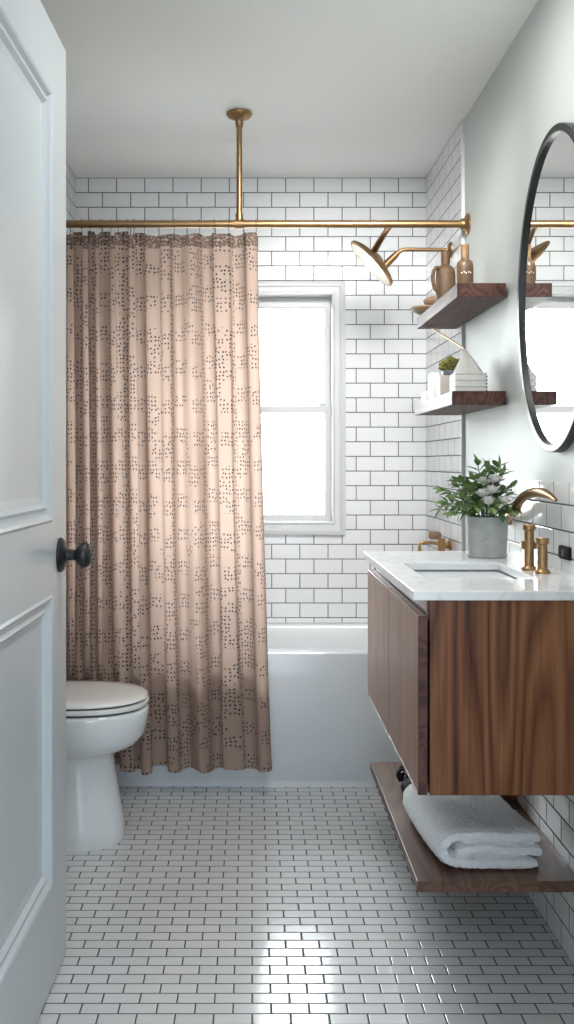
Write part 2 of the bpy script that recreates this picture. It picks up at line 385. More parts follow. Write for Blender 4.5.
# front wall with doorway, hall
DX0, DX1, DZ = -0.50, 0.50, 2.22
bm = bmesh.new()
for a in ((XL-.1, DX0, 0, CE), (DX1, 1.5, 0, CE), (DX0, DX1, DZ, CE)): box(bm, a[0], a[1], YF-.12, YF, a[2], a[3])
struct('wall_front', bm, paint_wall, label='painted wall around the bathroom doorway')
bm = bmesh.new(); box(bm, -1.6, -1.5, -1.6, YF-.12, 0, CE); struct('wall_hall_left', bm, paint_wall, label='painted left wall of the hall')
bm = bmesh.new(); box(bm, 1.5, 1.6, -1.6, YF-.12, 0, CE); struct('wall_hall_right', bm, paint_wall, label='painted right wall of the hall')
bm = bmesh.new(); box(bm, -1.6, 1.6, -1.7, -1.6, 0, CE); struct('wall_hall_end', bm, paint_wall, label='painted end wall of the hall')
bm = bmesh.new()
for a in ((DX0-.08, DX0, 0, DZ+.08), (DX1, DX1+.08, 0, DZ+.08), (DX0, DX1, DZ, DZ+.08)): box(bm, a[0], a[1], YF-.14, YF-.12, a[2], a[3])
struct('trim_2', bm, paint_trim, label='white architrave around the doorway on the hall side')

# window
win = thing('window_1', 'white double-hung window with a bright sky behind it', 'window', (0, 0, 0), kind='structure')
def MW(off): return lambda u, v, h: (u, off-h, v)
bm = bmesh.new()
rect_profile(bm, -0.47, 0.41, 0.88, 1.993, [(0, 0), (0, .016), (.010, .021), (.020, .021), (.026, .015), (.046, .013), (.050, .018), (.056, .018), (.060, .010), (.060, -.002)], MW(YB))
obj('window_casing', bm, paint_trim, win, smooth=30)
bm = bmesh.new()
rect_profile(bm, WX0, WX1, WZ0, WZ1, [(0, 0.0), (.030, 0.0), (.030, -.012), (.042, -.015), (.042, -.14), (0, -.14)], MW(YB))
obj('window_jamb', bm, paint_trim, win)
gx0, gx1 = WX0+.042, WX1-.042; gz0, gz1 = WZ0+.042, WZ1-.042; mid = 1.432
def sash(name, x0, x1, z0, z1, y, fr, fb, ft):
    bm = bmesh.new()
    slab_hole(bm, x0, x1, z0, z1, y, y+.03, x0+fr, x1-fr, z0+fb, z1-ft, M=lambda p: (p[0], p[2], p[1]))
    o = obj(name, bm, paint_trim, win, bevel=.003)
    obj('glass_pane', bxm(x0+fr-.004, x1-fr+.004, y+.013, y+.017, z0+fb-.004, z1-ft+.004), glass, o)
    return o
sash('lower_sash', gx0, gx1, gz0, mid+.017, YB+.035, .030, .030, .030)
sash('upper_sash', gx0, gx1, mid-.017, gz1, YB+.07, .030, .034, .048)
bm = bmesh.new(); lathe(bm, [(0,0),(.014,0),(.014,.006),(.008,.012),(0,.012)], 16, Matrix.Translation((0.31, YB+.05, mid+.017))); box(bm, .295, .33, YB+.045, YB+.055, mid+.024, mid+.032)
obj('sash_lock', bm, paint_trim, win)

# ------------------------------------------------------------------ bath
tub = thing('bathtub', 'white built-in bathtub with a flat grey-white apron below the window', 'bathtub', (0, 4.04, 0))
TY0, TY1, TZ = 3.69, 4.398, 0.495
bm = bmesh.new()
x0, x1 = -XW+.002, XW-.011
L = [[Vector(p) for p in rrect(x0, x1, TY0+.012, TY1, .004, 0.0)], rrect(x0, x1, TY0+.012, TY1, .004, 0.03), rrect(x0, x1, TY0, TY1, .004, 0.045),
     rrect(x0, x1, TY0, TY1, .004, TZ-.012), rrect(x0+.003, x1-.003, TY0+.003, TY1-.001, .006, TZ-.003), rrect(x0+.010, x1-.010, TY0+.012, TY1-.004, .01, TZ),
     rrect(x0+.07, x1-.08, TY0+.075, TY1-.05, .10, TZ), rrect(x0+.08, x1-.09, TY0+.085, TY1-.06, .10, TZ-.012), rrect(x0+.11, x1-.20, TY0+.12, TY1-.09, .12, .16), rrect(x0+.16, x1-.26, TY0+.17, TY1-.14, .10, .12)]
loft(bm, [[p - Vector((0, 4.04, 0)) for p in l] for l in L])
obj('tub_shell', bm, acrylic, tub, smooth=40)
bm = bmesh.new(); lathe(bm, [(0,0),(.028,0),(.026,.006),(0,.006)], 20, Matrix.Translation((.35, .01, .1205))); obj('drain', bm, chrome, tub, smooth=True)

# ------------------------------------------------------------------ bathroom door
door = thing('door_1', 'white two-panel door standing open at the left', 'door', (-0.469, 1.47, 0), kind='structure')
ang = math.atan2(0.02, 1.0)
door.rotation_euler = (0, 0, -ang)       # local +y runs along the door, local +x faces the room
DL, DT = 0.95, 0.04
Z0, Z1 = 0.012, 2.193
pans = [(0.14, DL-.155, 0.237, 0.90), (0.14, DL-.155, 1.064, 2.04)]
prof = [(0, 0), (.006, .003), (.012, 0.0), (.018, -.009), (.026, -.009), (.034, -.004), (.042, -.013), (.060, -.016)]
bm = bmesh.new()
for side in (1, -1):
    bx = 0 if side == 1 else -DT
    Md = (lambda bx, side: (lambda u, v, h: (bx + side*h, u, v)))(bx, side)
    us = [0, .14, DL-.155, DL]; vz = [Z0, .237, .90, 1.064, 2.04, Z1]
    for i in range(3):
        for j in range(5):
            if i == 1 and j in (1, 3): continue
            q = [(us[i], vz[j]), (us[i+1], vz[j]), (us[i+1], vz[j+1]), (us[i], vz[j+1])]
            bm.faces.new([bm.verts.new(Md(a, b, 0)) for a, b in q])
    for p in pans: rect_profile(bm, *p, prof, Md, fill=True)
for a, b in (((0, Z0), (DL, Z0)), ((DL, Z0), (DL, Z1)), ((DL, Z1), (0, Z1)), ((0, Z1), (0, Z0))):
    bm.faces.new([bm.verts.new(p) for p in ((0, a[0], a[1]), (0, b[0], b[1]), (-DT, b[0], b[1]), (-DT, a[0], a[1]))])
bmesh.ops.remove_doubles(bm, verts=bm.verts, dist=1e-5)
obj('door_leaf', bm, paint_door, door)
for side in (1, -1):
    px = 0 if side == 1 else -DT
    M = axis((px, DL-.073, .982), (side, 0, 0))
    bm = bmesh.new()
    lathe(bm, [(0,0),(.040,0),(.041,.004),(.036,.010),(.020,.014),(.014,.018),(.0125,.034),(.015,.040),(.024,.045),(.030,.053),(.031,.060),(.027,.068),(.016,.074),(0,.076)], 40, M)
    obj('door_knob', bm, black_m, door, smooth=True)
bm = bmesh.new(); box(bm, -.030, -.010, DL-.001, DL+.002, .93, 1.03); obj('latch_plate', bm, black_m, door)
for z in (.25, 1.1, 1.95):
    bm = bmesh.new(); lathe(bm, [(0,-.045),(.007,-.045),(.007,.045),(0,.045)], 12, Matrix.Translation((.003, -.004, z))); obj('hinge', bm, black_m, door, smooth=True)

# ------------------------------------------------------------------ toilet
TYc = 3.20
toi = thing('toilet', 'white toilet with closed lid beside the curtain, partly behind the door', 'toilet', (-0.72, TYc, 0))
def egg(xb, xf, hw, z, n=48, e=2.2):
    cx = xf-(hw*1.25); out = []
    for k in range(n):
        a = 2*PI*k/n; c, s = math.cos(a), math.sin(a)
        ax = (xf-cx) if c >= 0 else (cx-xb); ex = e if c >= 0 else 3.2
        r = (abs(c)**ex + abs(s)**ex)**(-1/ex)
        out.append(Vector((cx+ax*c*r+.72, hw*s*r, z)))
    return out
bm = bmesh.new()
loft(bm, [egg(-1.0,-.408,.128,0), egg(-1.0,-.405,.130,.008), egg(-1.0,-.412,.125,.06), egg(-1.0,-.427,.117,.15), egg(-1.0,-.441,.111,.24), egg(-1.0,-.444,.111,.268),
          egg(-1.0,-.436,.116,.282), egg(-.98,-.398,.140,.294), egg(-.97,-.366,.158,.310), egg(-.96,-.343,.170,.338), egg(-.96,-.333,.174,.385), egg(-.96,-.331,.175,.410), egg(-.96,-.335,.173,.420), egg(-.95,-.345,.165,.423)])
obj('toilet_bowl', bm, porcelain, toi, smooth=60)
bm = bmesh.new(); loft(bm, [egg(-.9,-.345,.165,.423), egg(-.9,-.345,.165,.4295)]); obj('bumper_gap_shade', bm, dark_gap, toi)  # bumper ring, its dark colour standing in for shade under the seat
bm = bmesh.new(); loft(bm, [egg(-.9,-.335,.172,.4295), egg(-.9,-.331,.176,.433), egg(-.9,-.331,.176,.441), egg(-.9,-.337,.172,.444)]); obj('toilet_seat', bm, seat_m, toi, smooth=40)
bm = bmesh.new(); loft(bm, [egg(-.9,-.347,.163,.444), egg(-.9,-.347,.163,.450)]); obj('bumper_gap_shade', bm, dark_gap, toi)  # same dark ring for the shaded gap below the lid
bm = bmesh.new(); loft(bm, [egg(-.92,-.338,.171,.450), egg(-.92,-.333,.175,.453), egg(-.92,-.334,.174,.459), egg(-.92,-.345,.165,.464), egg(-.90,-.40,.13,.467), egg(-.86,-.50,.07,.468)]); obj('toilet_lid', bm, seat_m, toi, smooth=60)
bm = bmesh.new(); loft(bm, [[p - Vector((-.72, TYc, 0)) for p in rrect(-1.115,-.945,TYc-.18,TYc+.18,.03,z)] for z in (.40,.41,.76)]); obj('tank', bm, porcelain, toi, smooth=50)
bm = bmesh.new(); loft(bm, [[p - Vector((-.72, TYc, 0)) for p in rrect(-1.118+i,-.935-i,TYc-.19+i,TYc+.19-i,.03,z)] for z, i in ((.761,.0),(.785,0),(.795,.008))]); obj('tank_lid', bm, porcelain, toi, smooth=50)
bm = bmesh.new(); lathe(bm, [(0,0),(.018,0),(.018,.005),(0,.006)], 20, Matrix.Translation((-1.03+.72, 0, .7955))); obj('flush_button', bm, chrome, toi, smooth=True)

# ------------------------------------------------------------------ curtain rod, rings, curtain
RY, RZ = 3.58, 2.052
rod = thing('curtain_rod', 'long brass shower curtain rod crossing the room with a ceiling drop pole', 'curtain rod', (0, RY, RZ))
bm = bmesh.new(); tube(bm, [(-XW, 0, 0), (XW, 0, 0)], 0.0135, 24); obj('rod', bm, brass_dark, rod, smooth=True)
for s in (-1, 1):
    bm = bmesh.new(); lathe(bm, [(0,0),(.038,0),(.038,.006),(.030,.012),(.020,.016),(.019,.028),(0,.028)], 32, axis((s*XW, 0, 0), (-s, 0, 0))); obj('wall_flange', bm, brass_dark, rod, smooth=True)
px = -0.0455
bm = bmesh.new(); tube(bm, [(px, 0, .016), (px, 0, CE-RZ-.01)], .0105, 20); obj('drop_pole', bm, brass_dark, rod, smooth=True)
bm = bmesh.new(); lathe(bm, [(0,0),(.046,0),(.047,.006),(.040,.016),(.022,.022),(.015,.030),(.014,.050),(0,.050)], 36, axis((px, 0, CE-RZ), (0,0,-1))); obj('ceiling_flange', bm, brass_dark, rod, smooth=True)
bm = bmesh.new(); lathe(bm, [(0,-.016),(.0175,-.016),(.0175,.016),(0,.016)], 24, axis((px, 0, 0), (1, 0, 0))); lathe(bm, [(.013,.010),(.014,.036),(.0,.036)], 20, Matrix.Translation((px,0,0)))
obj('pole_sleeve', bm, brass_dark, rod, smooth=True)

# curtain sheet: plan curve from folds
XA, XBt, XBb = -0.757, 0.018, 0.072
NU, NV = 760, 70
folds = []   # (width fraction, amplitude, sign)
rr = random.Random(3)
ws = []
x = 0
while x < 0.33: w_ = rr.uniform(.018, .036); ws.append((w_, rr.uniform(.028, .044), rr.uniform(.22, .50))); x += w_
while x < 0.757: w_ = rr.uniform(.022, .060); ws.append((w_, rr.uniform(.012, .038), rr.choice([0, .05, .12, .3, .42]))); x += w_
tot = sum(a for a, b, c in ws)
bounds = [0]
for a, b, c in ws: bounds.append(bounds[-1]+a/tot)
def fold(t, v):
    """depth offset at fraction t, v=0 bottom..1 top"""
    for i in range(len(ws)):
        if t <= bounds[i+1] or i == len(ws)-1:
            f = (t-bounds[i])/(bounds[i+1]-bounds[i]); f = min(1, max(0, f))
            s = 1 if i % 2 == 0 else -1
            w0 = bounds[i+1]-bounds[i]
            return (s*ws[i][1]*math.sin(PI*f) if 0 < f < 1 else 0.0), -w0*ws[i][2]*math.sin(2*PI*f)
def cpos(t, v, vz):
    tt = t + 0.006*math.sin(v*5+t*14)*(1-v)*(t*(1-t)*4)
    xr = XBb + (XBt-XBb)*(v**0.8)
    fy, fx = fold(tt, v)
    x = XA + (xr-XA)*(tt + fx*min(1.0, .55+.9*abs(v-.5)*1.2))
    k = 0.72 + 0.38*(1-v)
    y = fy*k + 0.008*math.sin(t*23+v*3)*(1-v) + 0.004*mnoise.noise(Vector((t*30, v*6, 0)))
    # sideways swing makes folds bulge (omega shape) in the dense part
    y2 = y*(1 + 0.25*mnoise.noise(Vector((t*9, v*1.6, 4))))
    return x, y2, vz
ringt = [0.012, 0.045, 0.075, 0.105, 0.14, 0.19, 0.235, 0.27, 0.31, 0.345, 0.385, 0.425, 0.50, 0.62, 0.735, 0.80, 0.87, 0.94, 0.99]
def topz(t):
    # scallops sag between rings
    for a, b in zip(ringt, ringt[1:]):
        if a <= t <= b:
            f = (t-a)/(b-a); return 2.021 - min(.016, .10*(b-a))*math.sin(PI*f)
    return 2.018
bm = bmesh.new(); uvl = bm.loops.layers.uv.new('UVMap')
arc = [0.0]
pp = None
for i in range(NU+1):
    t = i/NU; p = cpos(t, .5, 0); q = Vector((p[0], p[1]))
    if pp is not None: arc.append(arc[-1] + (q-pp).length)
    pp = q
grid = []
for j in range(NV+1):
    v = j/NV; row = []
    for i in range(NU+1):
        t = i/NU; zb = 0.097 + 0.006*math.sin(t*40) + 0.012*(1-abs(2*t-1))*0; zt = topz(t)
        z = zb + (zt-zb)*v
        p = cpos(t, v, z)
        row.append(bm.verts.new((p[0], p[1], z)))
    grid.append(row)
for j in range(NV):
    for i in range(NU):
        f = bm.faces.new((grid[j][i], grid[j][i+1], grid[j+1][i+1], grid[j+1][i])); f.smooth = True
        for lp, (a, b) in zip(f.loops, ((i, j), (i+1, j), (i+1, j+1), (i, j+1))):
            lp[uvl].uv = (arc[a], grid[b][a].co.z-.097)
me = bpy.data.meshes.new('shower_curtain'); bm.to_mesh(me); bm.free(); me.materials.append(curtain_m)
cur = bpy.data.objects.new('shower_curtain', me); C.objects.link(cur); cur.location = (0, RY, 0)
tag(cur, 'pinkish beige shower curtain printed with small dark dashes, gathered to the left', 'shower curtain')

ordn = ['first', 'second', 'third', 'fourth', 'fifth', 'sixth', 'seventh', 'eighth', 'ninth', 'tenth', 'eleventh', 'twelfth', 'thirteenth', 'fourteenth', 'fifteenth', 'sixteenth', 'seventeenth', 'eighteenth', 'nineteenth', 'twentieth']
bm = bmesh.new()
tube(bm, [(0.0, .0165*math.cos(a), .0165*math.sin(a)) for a in [2*PI*k/28 for k in range(28)]], .0012, 8, closed=True)
tube(bm, [(0, 0, -.0165), (.001, -.002, -.026), (0.0, -.004, -.034), (0, 0, -.039), (0, .004, -.034)], .0011, 8)
ring0 = obj('curtain_ring', bm, steel, smooth=True)
for k, t in enumerate(reversed(ringt)):
    r = ring0 if k == 0 else ring0.copy()
    if k: C.objects.link(r)
    x_, y_, _ = cpos(t, 1.0, 0)
    r.location = (x_, RY, RZ); r.rotation_euler = (0, 0, rr.uniform(-.25, .25))
    lab = 'thin wire curtain ring, %s from the right edge of the curtain' % ordn[k] if k else 'thin wire curtain ring at the right end of the curtain'
    tag(r, lab, 'curtain ring', 'wire curtain rings on the rod')

# ------------------------------------------------------------------ shower head
sh = thing('rain_shower', 'round brass rain shower head angled on a wall arm', 'shower head', (XW-.009, 3.85, 2.017))
o0 = Vector((XW-.009, 3.85, 2.017))
def sp_(x, y, z): return Vector((x, y, z)) - o0
hc = sp_(.462, 3.85, 1.966); hn = Vector((-.72, .02, -.67)).normalized()
bm = bmesh.new(); lathe(bm, [(0,.040),(.020,.038),(.030,.032),(.060,.024),(.095,.012),(.112,.003),(.114,-.004),(.110,-.008),(.104,-.007)], 48, axis(hc, -hn)); obj('shower_head', bm, brass_dark, sh, smooth=60)
bm = bmesh.new(); lathe(bm, [(0,-.0072),(.105,-.0072),(.105,-.009),(0,-.0105)], 48, axis(hc, -hn)); obj('spray_face', bm, simple('spray_face_nickel', (.62,.55,.46), .25, .9), sh, smooth=30)
b1 = sp_(.513, 3.86, 1.958)
bm = bmesh.new(); tube(bm, [b1, sp_(.5525,3.855,1.997), sp_(.566,3.852,2.010)], [.015,.0125,.0085], 20); obj('swivel_joint', bm, brass_dark, sh, smooth=60)
bm = bmesh.new(); tube(bm, smooth_path([sp_(.5525,3.855,1.997), sp_(.572,3.852,2.013), sp_(.592,3.85,2.018), sp_(.65,3.85,2.018), sp_(.766,3.85,2.017)], 8), .0075, 16); obj('shower_arm', bm, brass_dark, sh, smooth=True)
bm = bmesh.new(); lathe(bm, [(0,0),(.03,0),(.03,.004),(.022,.012),(.01,.014),(0,.014)], 28, axis((0,0,0), (-1,0,0))); obj('wall_flange', bm, brass_dark, sh, smooth=True)
bm = bmesh.new(); tube(bm, [sp_(.470,3.86,2.012), sp_(.480,3.77,2.030), sp_(.490,3.68,2.044), sp_(.50,3.595,2.052)], [.013,.012,.010,.009], 18); obj('support_arm', bm, brass_dark, sh, smooth=True)

# ------------------------------------------------------------------ bath spout
spt = thing('bath_spout', 'brass wall-mounted bath filler with a rounded handle, behind the vase', 'faucet', (XW-.009, 3.86, .88))
bm = bmesh.new(); lathe(bm, [(0,0),(.022,0),(.022,.006),(.014,.010),(.0135,.03),(0,.03)], 24, axis((0,0,0), (-1,0,0))); box(bm, -.050, -.022, -.014, .014, -.036, .028); obj('valve_body', bm, brass, spt, smooth=40, bevel=.002)
bm = bmesh.new(); tube(bm, smooth_path([(-.034,0,.004), (-.07,0,.008), (-.105,0,.010), (-.118,0,.002), (-.119,0,-.024)], 6), .0065, 14); lathe(bm, [(0,0),(.0095,0),(.0095,.012),(0,.012)], 16, Matrix.Translation((-.119,0,-.032))); obj('spout', bm, brass, spt, smooth=True)
bm = bmesh.new(); loft(bm, [[Vector((p.x, p.z, p.y)) for p in rrect(-.085+i,-.036-i,.022+i,.052-i,.012,y)] for y, i in ((-.010,.003),(-.007,0),(.007,0),(.010,.003))]); obj('handle', bm, tan_wood, spt, smooth=50, ).location = (0,0,0)

# ------------------------------------------------------------------ vanity
VX0, VY0, VY1 = 0.347, 2.09, 3.00
VZ0, CZ0, CZ1 = 0.503, 0.912, 0.932
WR = XW-.0095
van = thing('vanity_cabinet', 'wall-hung walnut vanity cabinet with two flat doors', 'cabinet', (VX0, VY0, VZ0))
def V(bm, par=van, name='', m=None, **kw):
    bmesh.ops.translate(bm, verts=bm.verts, vec=-Vector(par.location)); return obj(name, bm, m, par, **kw)
V(bxm(VX0+.025, WR, VY0, VY0+.02, VZ0, CZ0-.001), van, 'side_panel', walnut_z, bevel=.001)
V(bxm(VX0+.020, WR, VY1-.02, VY1, VZ0, CZ0-.001), van, 'side_panel', walnut_z, bevel=.001)
V(bxm(VX0+.020, WR, VY0+.02, VY1-.02, VZ0, VZ0+.018), van, 'bottom_panel', walnut_y)
V(bxm(WR-.015, WR, VY0+.02, VY1-.02, VZ0+.018, CZ0-.001), van, 'back_panel', walnut_y)
V(bxm(VX0+.022, VX0+.040, VY0+.02, VY1-.02, CZ0-.045, CZ0-.001), van, 'finger_rail', walnut_y)
V(bxm(VX0+.023, WR-.015, 2.536, 2.554, VZ0+.018, .74), van, 'divider', walnut_z)
ym = (VY0+VY1)/2
edge_m = simple('pale_door_edge', (.42, .33, .29), .25, var=.05)
for a, b in ((VY0+.001, ym-.003), (ym+.003, VY1-.001)):
    d = V(bxm(VX0, VX0+.019, a, b, VZ0+.001, CZ0-.034), van, 'door', walnut_door, bevel=.0012)
    if a < 2.2:
        bmq = bxm(VX0+.0005, VX0+.0195, a-.0012, a+.001, VZ0+.001, CZ0-.034)
        bmesh.ops.translate(bmq, verts=bmq.verts, vec=-Vector(van.location)); obj('edge_lipping', bmq, walnut_dark, d)
    bmq = bxm(VX0-.0006, VX0+.0194, a+.001, b-.001, VZ0+.0005, VZ0+.0035)
    bmesh.ops.translate(bmq, verts=bmq.verts, vec=-Vector(van.location)); obj('pale_edge_strip', bmq, edge_m, d)  # paler strip along each door's lower edge
# counter
SX0, SX1, SY0, SY1 = .400, .655, 2.29, 2.66
bm = bmesh.new(); slab_hole(bm, VX0-.012, WR, VY0-.012, VY1+.01, CZ0, CZ1, SX0, SX1, SY0, SY1)
ct = obj('countertop', bm, quartz, bevel=.002); tag(ct, 'white veined stone countertop lying on the walnut cabinet', 'countertop')
bm = bmesh.new()
loft(bm, [rrect(SX0-.02,SX1+.02,SY0-.02,SY1+.02,.02,CZ0-.0005), rrect(SX0-.02,SX1+.02,SY0-.02,SY1+.02,.02,CZ0-.014), rrect(SX0-.004,SX1+.004,SY0-.004,SY1+.004,.03,CZ0-.016), rrect(SX0+.012,SX1-.012,SY0+.012,SY1-.012,.04,.785), rrect(SX0+.04,SX1-.04,SY0+.04,SY1-.04,.04,.772),
          rrect(SX0+.045,SX1-.045,SY0+.045,SY1-.045,.04,.780), rrect(SX0+.022,SX1-.022,SY0+.022,SY1-.022,.04,.792), rrect(SX0+.003,SX1-.003,SY0+.003,SY1-.003,.02,CZ0-.002)], cap0=False)
for f in list(bm.faces):
    pass
sk = obj('sink_basin', bm, porcelain, smooth=50); tag(sk, 'white rectangular undermount sink set in the stone counter', 'sink')
bm = bmesh.new(); lathe(bm, [(0,0),(.02,0),(.02,.003),(0,.004)], 20, Matrix.Translation(((SX0+SX1)/2, 2.5, .7805))); obj('drain', bm, brass, sk, smooth=True)

# lower towel shelf
ls = thing('lower_shelf', 'long walnut shelf floating beneath the vanity cabinet', 'shelf', (.385, 2.33, .197))
LZ = .223
V(bxm(.385, WR, 2.33, 3.26, LZ-.026, LZ), ls, 'shelf_board', walnut_y, bevel=.0015)
V(bxm(.70, WR, 2.885, 2.915, LZ, VZ0-.001), ls, 'support_bracket', walnut_z, bevel=.001)

# faucet
fa = thing('basin_spout', 'tall arched brass basin spout springing from the tiled wall right of the plant', 'faucet', (WR, 2.97, 1.03))
def W2(px, py, X): s = (px-252)/X; return Vector((X, 1000/s, H+(462-py)/s))
pts = [Vector((WR, 2.96, 1.03)), Vector((.750, 2.955, 1.030)), W2(514.5,512,.738), W2(518,503,.735), W2(524,496.5,.735), W2(532,493,.735), W2(541,492.5,.735), W2(549,495,.735), W2(556,500,.735)]
bm = bmesh.new(); P = smooth_path([p-Vector(fa.location) for p in pts], 6); n = len(P)
tube(bm, P, [.011+.002*math.sin(PI*min(1, i/n*1.1)) - (.007*max(0, (i/n-.8)/.2)) for i in range(n)], 20); obj('spout', bm, brass_dark, fa, smooth=60)
bm = bmesh.new(); lathe(bm, [(0,0),(.017,0),(.017,.005),(.013,.009),(0,.009)], 28, axis(pts[0]-Vector(fa.location), (-1,0,0))); obj('wall_flange', bm, brass_dark, fa, smooth=True)
def handle(x, y, h, cross, lab, r=.0125):
    t = thing('faucet_handle', lab, 'faucet handle', (x, y, CZ1), group='brass handles on the counter')
    bm = bmesh.new(); lathe(bm, [(0,0),(r*1.55,0),(r*1.55,.005),(r*1.15,.009),(r,.013),(r*.96,h-.016),(r*1.3,h-.013),(r*1.3,h-.002),(r*1.15,h),(0,h)], 28); obj('valve_stem', bm, brass_dark, t, smooth=35)
    if cross:
        bm = bmesh.new(); tube(bm, [(-.021,.0,h*.55), (.021,.0,h*.55)], .0075, 14); lathe(bm, [(0,-.010),(r*1.45,-.010),(r*1.45,.010),(0,.010)], 24, Matrix.Translation((0,0,h*.55))); obj('lever', bm, brass_dark, t, smooth=50)
    return t
handle(.687, 2.48, .114, True, 'taller brass faucet handle with a cross lever, nearer the plant')
handle(.698, 2.405, .086, False, 'shorter plain brass faucet handle beside the taller one')
# black switch on the tiles
sw = thing('wall_outlet', 'small black square outlet on the tile backsplash', 'outlet', (WR, 2.435, .979))
bm = bmesh.new(); loft(bm, [[Vector((-p.z, p.x, p.y)) for p in rrect(-.040+i,.040-i,-.016+i,.016-i,.005,z)] for z, i in ((0,0),(.006,0),(.008,.002))]); obj('outlet_plate', bm, black_matte, sw, smooth=40)
bm = bmesh.new(); box(bm, -.0095, -.0078, -.008, .008, -.008, .008); obj('socket', bm, dark_gap, sw)

# ------------------------------------------------------------------ mirror
MY, MZ, MA, MB_ = 2.515, H+.432, .318, .408
mir = thing('wall_mirror', 'large oval wall mirror in a thin black frame', 'mirror', (XW, MY, MZ))
def ell(a, b, x, n=96): return [Vector((x, a*math.cos(2*PI*k/n), b*math.sin(2*PI*k/n))) for k in range(n)]
bm = bmesh.new()
loft(bm, [ell(MA-.02,MB_-.02,-.001), ell(MA,MB_,-.001), ell(MA,MB_,-.022), ell(MA-.002,MB_-.002,-.024), ell(MA-.018,MB_-.018,-.024), ell(MA-.020,MB_-.020,-.022), ell(MA-.020,MB_-.020,-.014)], cap0=False, cap1=False)
obj('mirror_frame', bm, black_m, mir, smooth=35)
bm = bmesh.new(); loft(bm, [ell(MA-.019,MB_-.019,-.006), ell(MA-.019,MB_-.019,-.0145)]); obj('mirror_glass', bm, mirror_m, mir)

# ------------------------------------------------------------------ wall shelves
def wshelf(x0, y0, y1, zt, zb, lab):
    o = obj('wall_shelf', bxm(x0, XW-.0095 if y1 > 3.65 else XW, y0, y1, zb, zt), walnut_dark, bevel=.0015)
    return tag(o, lab, 'shelf', 'floating walnut shelves')
S1, S2 = 1.739, 1.414
wshelf(.6175, 3.01, 3.74, S1, S1-.042, 'upper floating dark walnut shelf holding the bottles')
wshelf(.602, 3.01, 3.69, S2, S2-.042, 'lower floating dark walnut shelf holding the moss dish and white boxes')
# upper shelf objects
t = thing('stoneware_jug', 'rough brown stoneware jug with a side handle on the upper shelf', 'jug', (.668, 3.45, S1))
bm = bmesh.new(); lathe(bm, [(0,0),(.024,0),(.030,.010),(.034,.045),(.034,.105),(.031,.125),(.022,.135),(.0135,.139),(.0145,.142),(.0155,.150),(.0155,.186),(.0120,.188),(.0115,.17),(0,.165)], 32); obj('body', bm, stoneware, t, smooth=50)
bm = bmesh.new(); tube(bm, smooth_path([(-.024,-.012,.128), (-.040,-.018,.125), (-.048,-.020,.095), (-.042,-.018,.06), (-.029,-.012,.048)], 6), .0065, 12); obj('jug_handle', bm, stoneware, t, smooth=True)
t = thing('stoppered_bottle', 'amber brown bottle with a tall stopper on the upper shelf, nearest the mirror', 'bottle', (.664, 3.12, S1))
bm = bmesh.new(); lathe(bm, [(0,0),(.024,0),(.0265,.006),(.0265,.070),(.024,.084),(.0145,.092),(.013,.098),(0,.098)], 32); obj('body', bm, amber, t, smooth=50)
bm = bmesh.new(); lathe(bm, [(0,.098),(.0125,.098),(.0135,.138),(0,.139)], 24); obj('stopper', bm, cork_m, t, smooth=40)
bm = bmesh.new()
for a in (-2.15, -1.85, -1.6, -1.3, -1.05):
    M = axis((0.0266*math.cos(a), .0266*math.sin(a), .048+.002*math.sin(a*9)), (math.cos(a), math.sin(a), 0)); lathe(bm, [(0,-.0002),(.0026,-.0002),(.0022,.0006),(0,.0007)], 10, M)
obj('pale_marks', bm, pale_ink, t)
t = obj('wooden_dish', (lambda b: (lathe(b, [(0,0),(.030,0),(.048,.010),(.056,.020),(.055,.024),(.046,.026),(.030,.024),(0,.024)], 40), b)[1])(bmesh.new()), tan_wood, smooth=50, loc=(.633, 3.64, S1)); tag(t, 'wider flat turned wooden dish at the far end of the upper shelf', 'dish', 'turned wooden dishes')
t = obj('wooden_dish', (lambda b: (lathe(b, [(0,0),(.022,0),(.034,.010),(.038,.020),(.034,.027),(.018,.034),(.006,.036),(0,.037)], 36), b)[1])(bmesh.new()), tan_wood, smooth=50, loc=(.660, 3.635, S1+.0265)); tag(t, 'smaller domed wooden dish stacked on the wider one', 'dish', 'turned wooden dishes')
# lower shelf objects
t = thing('white_crate', 'small white slatted wooden box under the pleated ornament', 'box', (.683, 3.16, S2))
bm = bmesh.new()
for k in range(3): slab_hole(bm, -.050, .050, -.045, .045, .001+k*.0197, .0195+k*.0197, -.044, .044, -.039, .039)
obj('box_sides', bm, white_wood, t, bevel=.001)
bm = bmesh.new(); box(bm, -.044, .044, -.039, .039, .001, .005); obj('box_base', bm, white_wood, t)
bm = bmesh.new()
for k in range(5): box(bm, .0455, .0506, -.0456, -.043, .006+k*.011, .010+k*.011)
obj('joint_fingers', bm, dark_gap, t)
bm = bmesh.new(); box(bm, -.049, .049, -.044, .044, .0605, .0645); obj('box_lid', bm, white_wood, t, bevel=.001)
bm = bmesh.new()
# pleated paper/cloth tent with folds
n = 14; base = []; mid_ = []; zt = .078
for k in range(n):
    a = 2*PI*k/n; r = .047*(1 if k % 2 == 0 else .86); rx = r*1.08; base.append(Vector((rx*math.cos(a), r*math.sin(a), 0)))
    mid_.append(Vector((rx*.52*math.cos(a)-.004, r*.52*math.sin(a), zt*.5)))
loft(bm, [base, mid_, [Vector((.004*math.cos(2*PI*k/n)-.012, .004*math.sin(2*PI*k/n), zt)) for k in range(n)]])
o = obj('pleated_ornament', bm, linen, loc=(.683, 3.16, S2+.0648)); tag(o, 'cream pleated tent-shaped ornament standing on the white box', 'ornament')
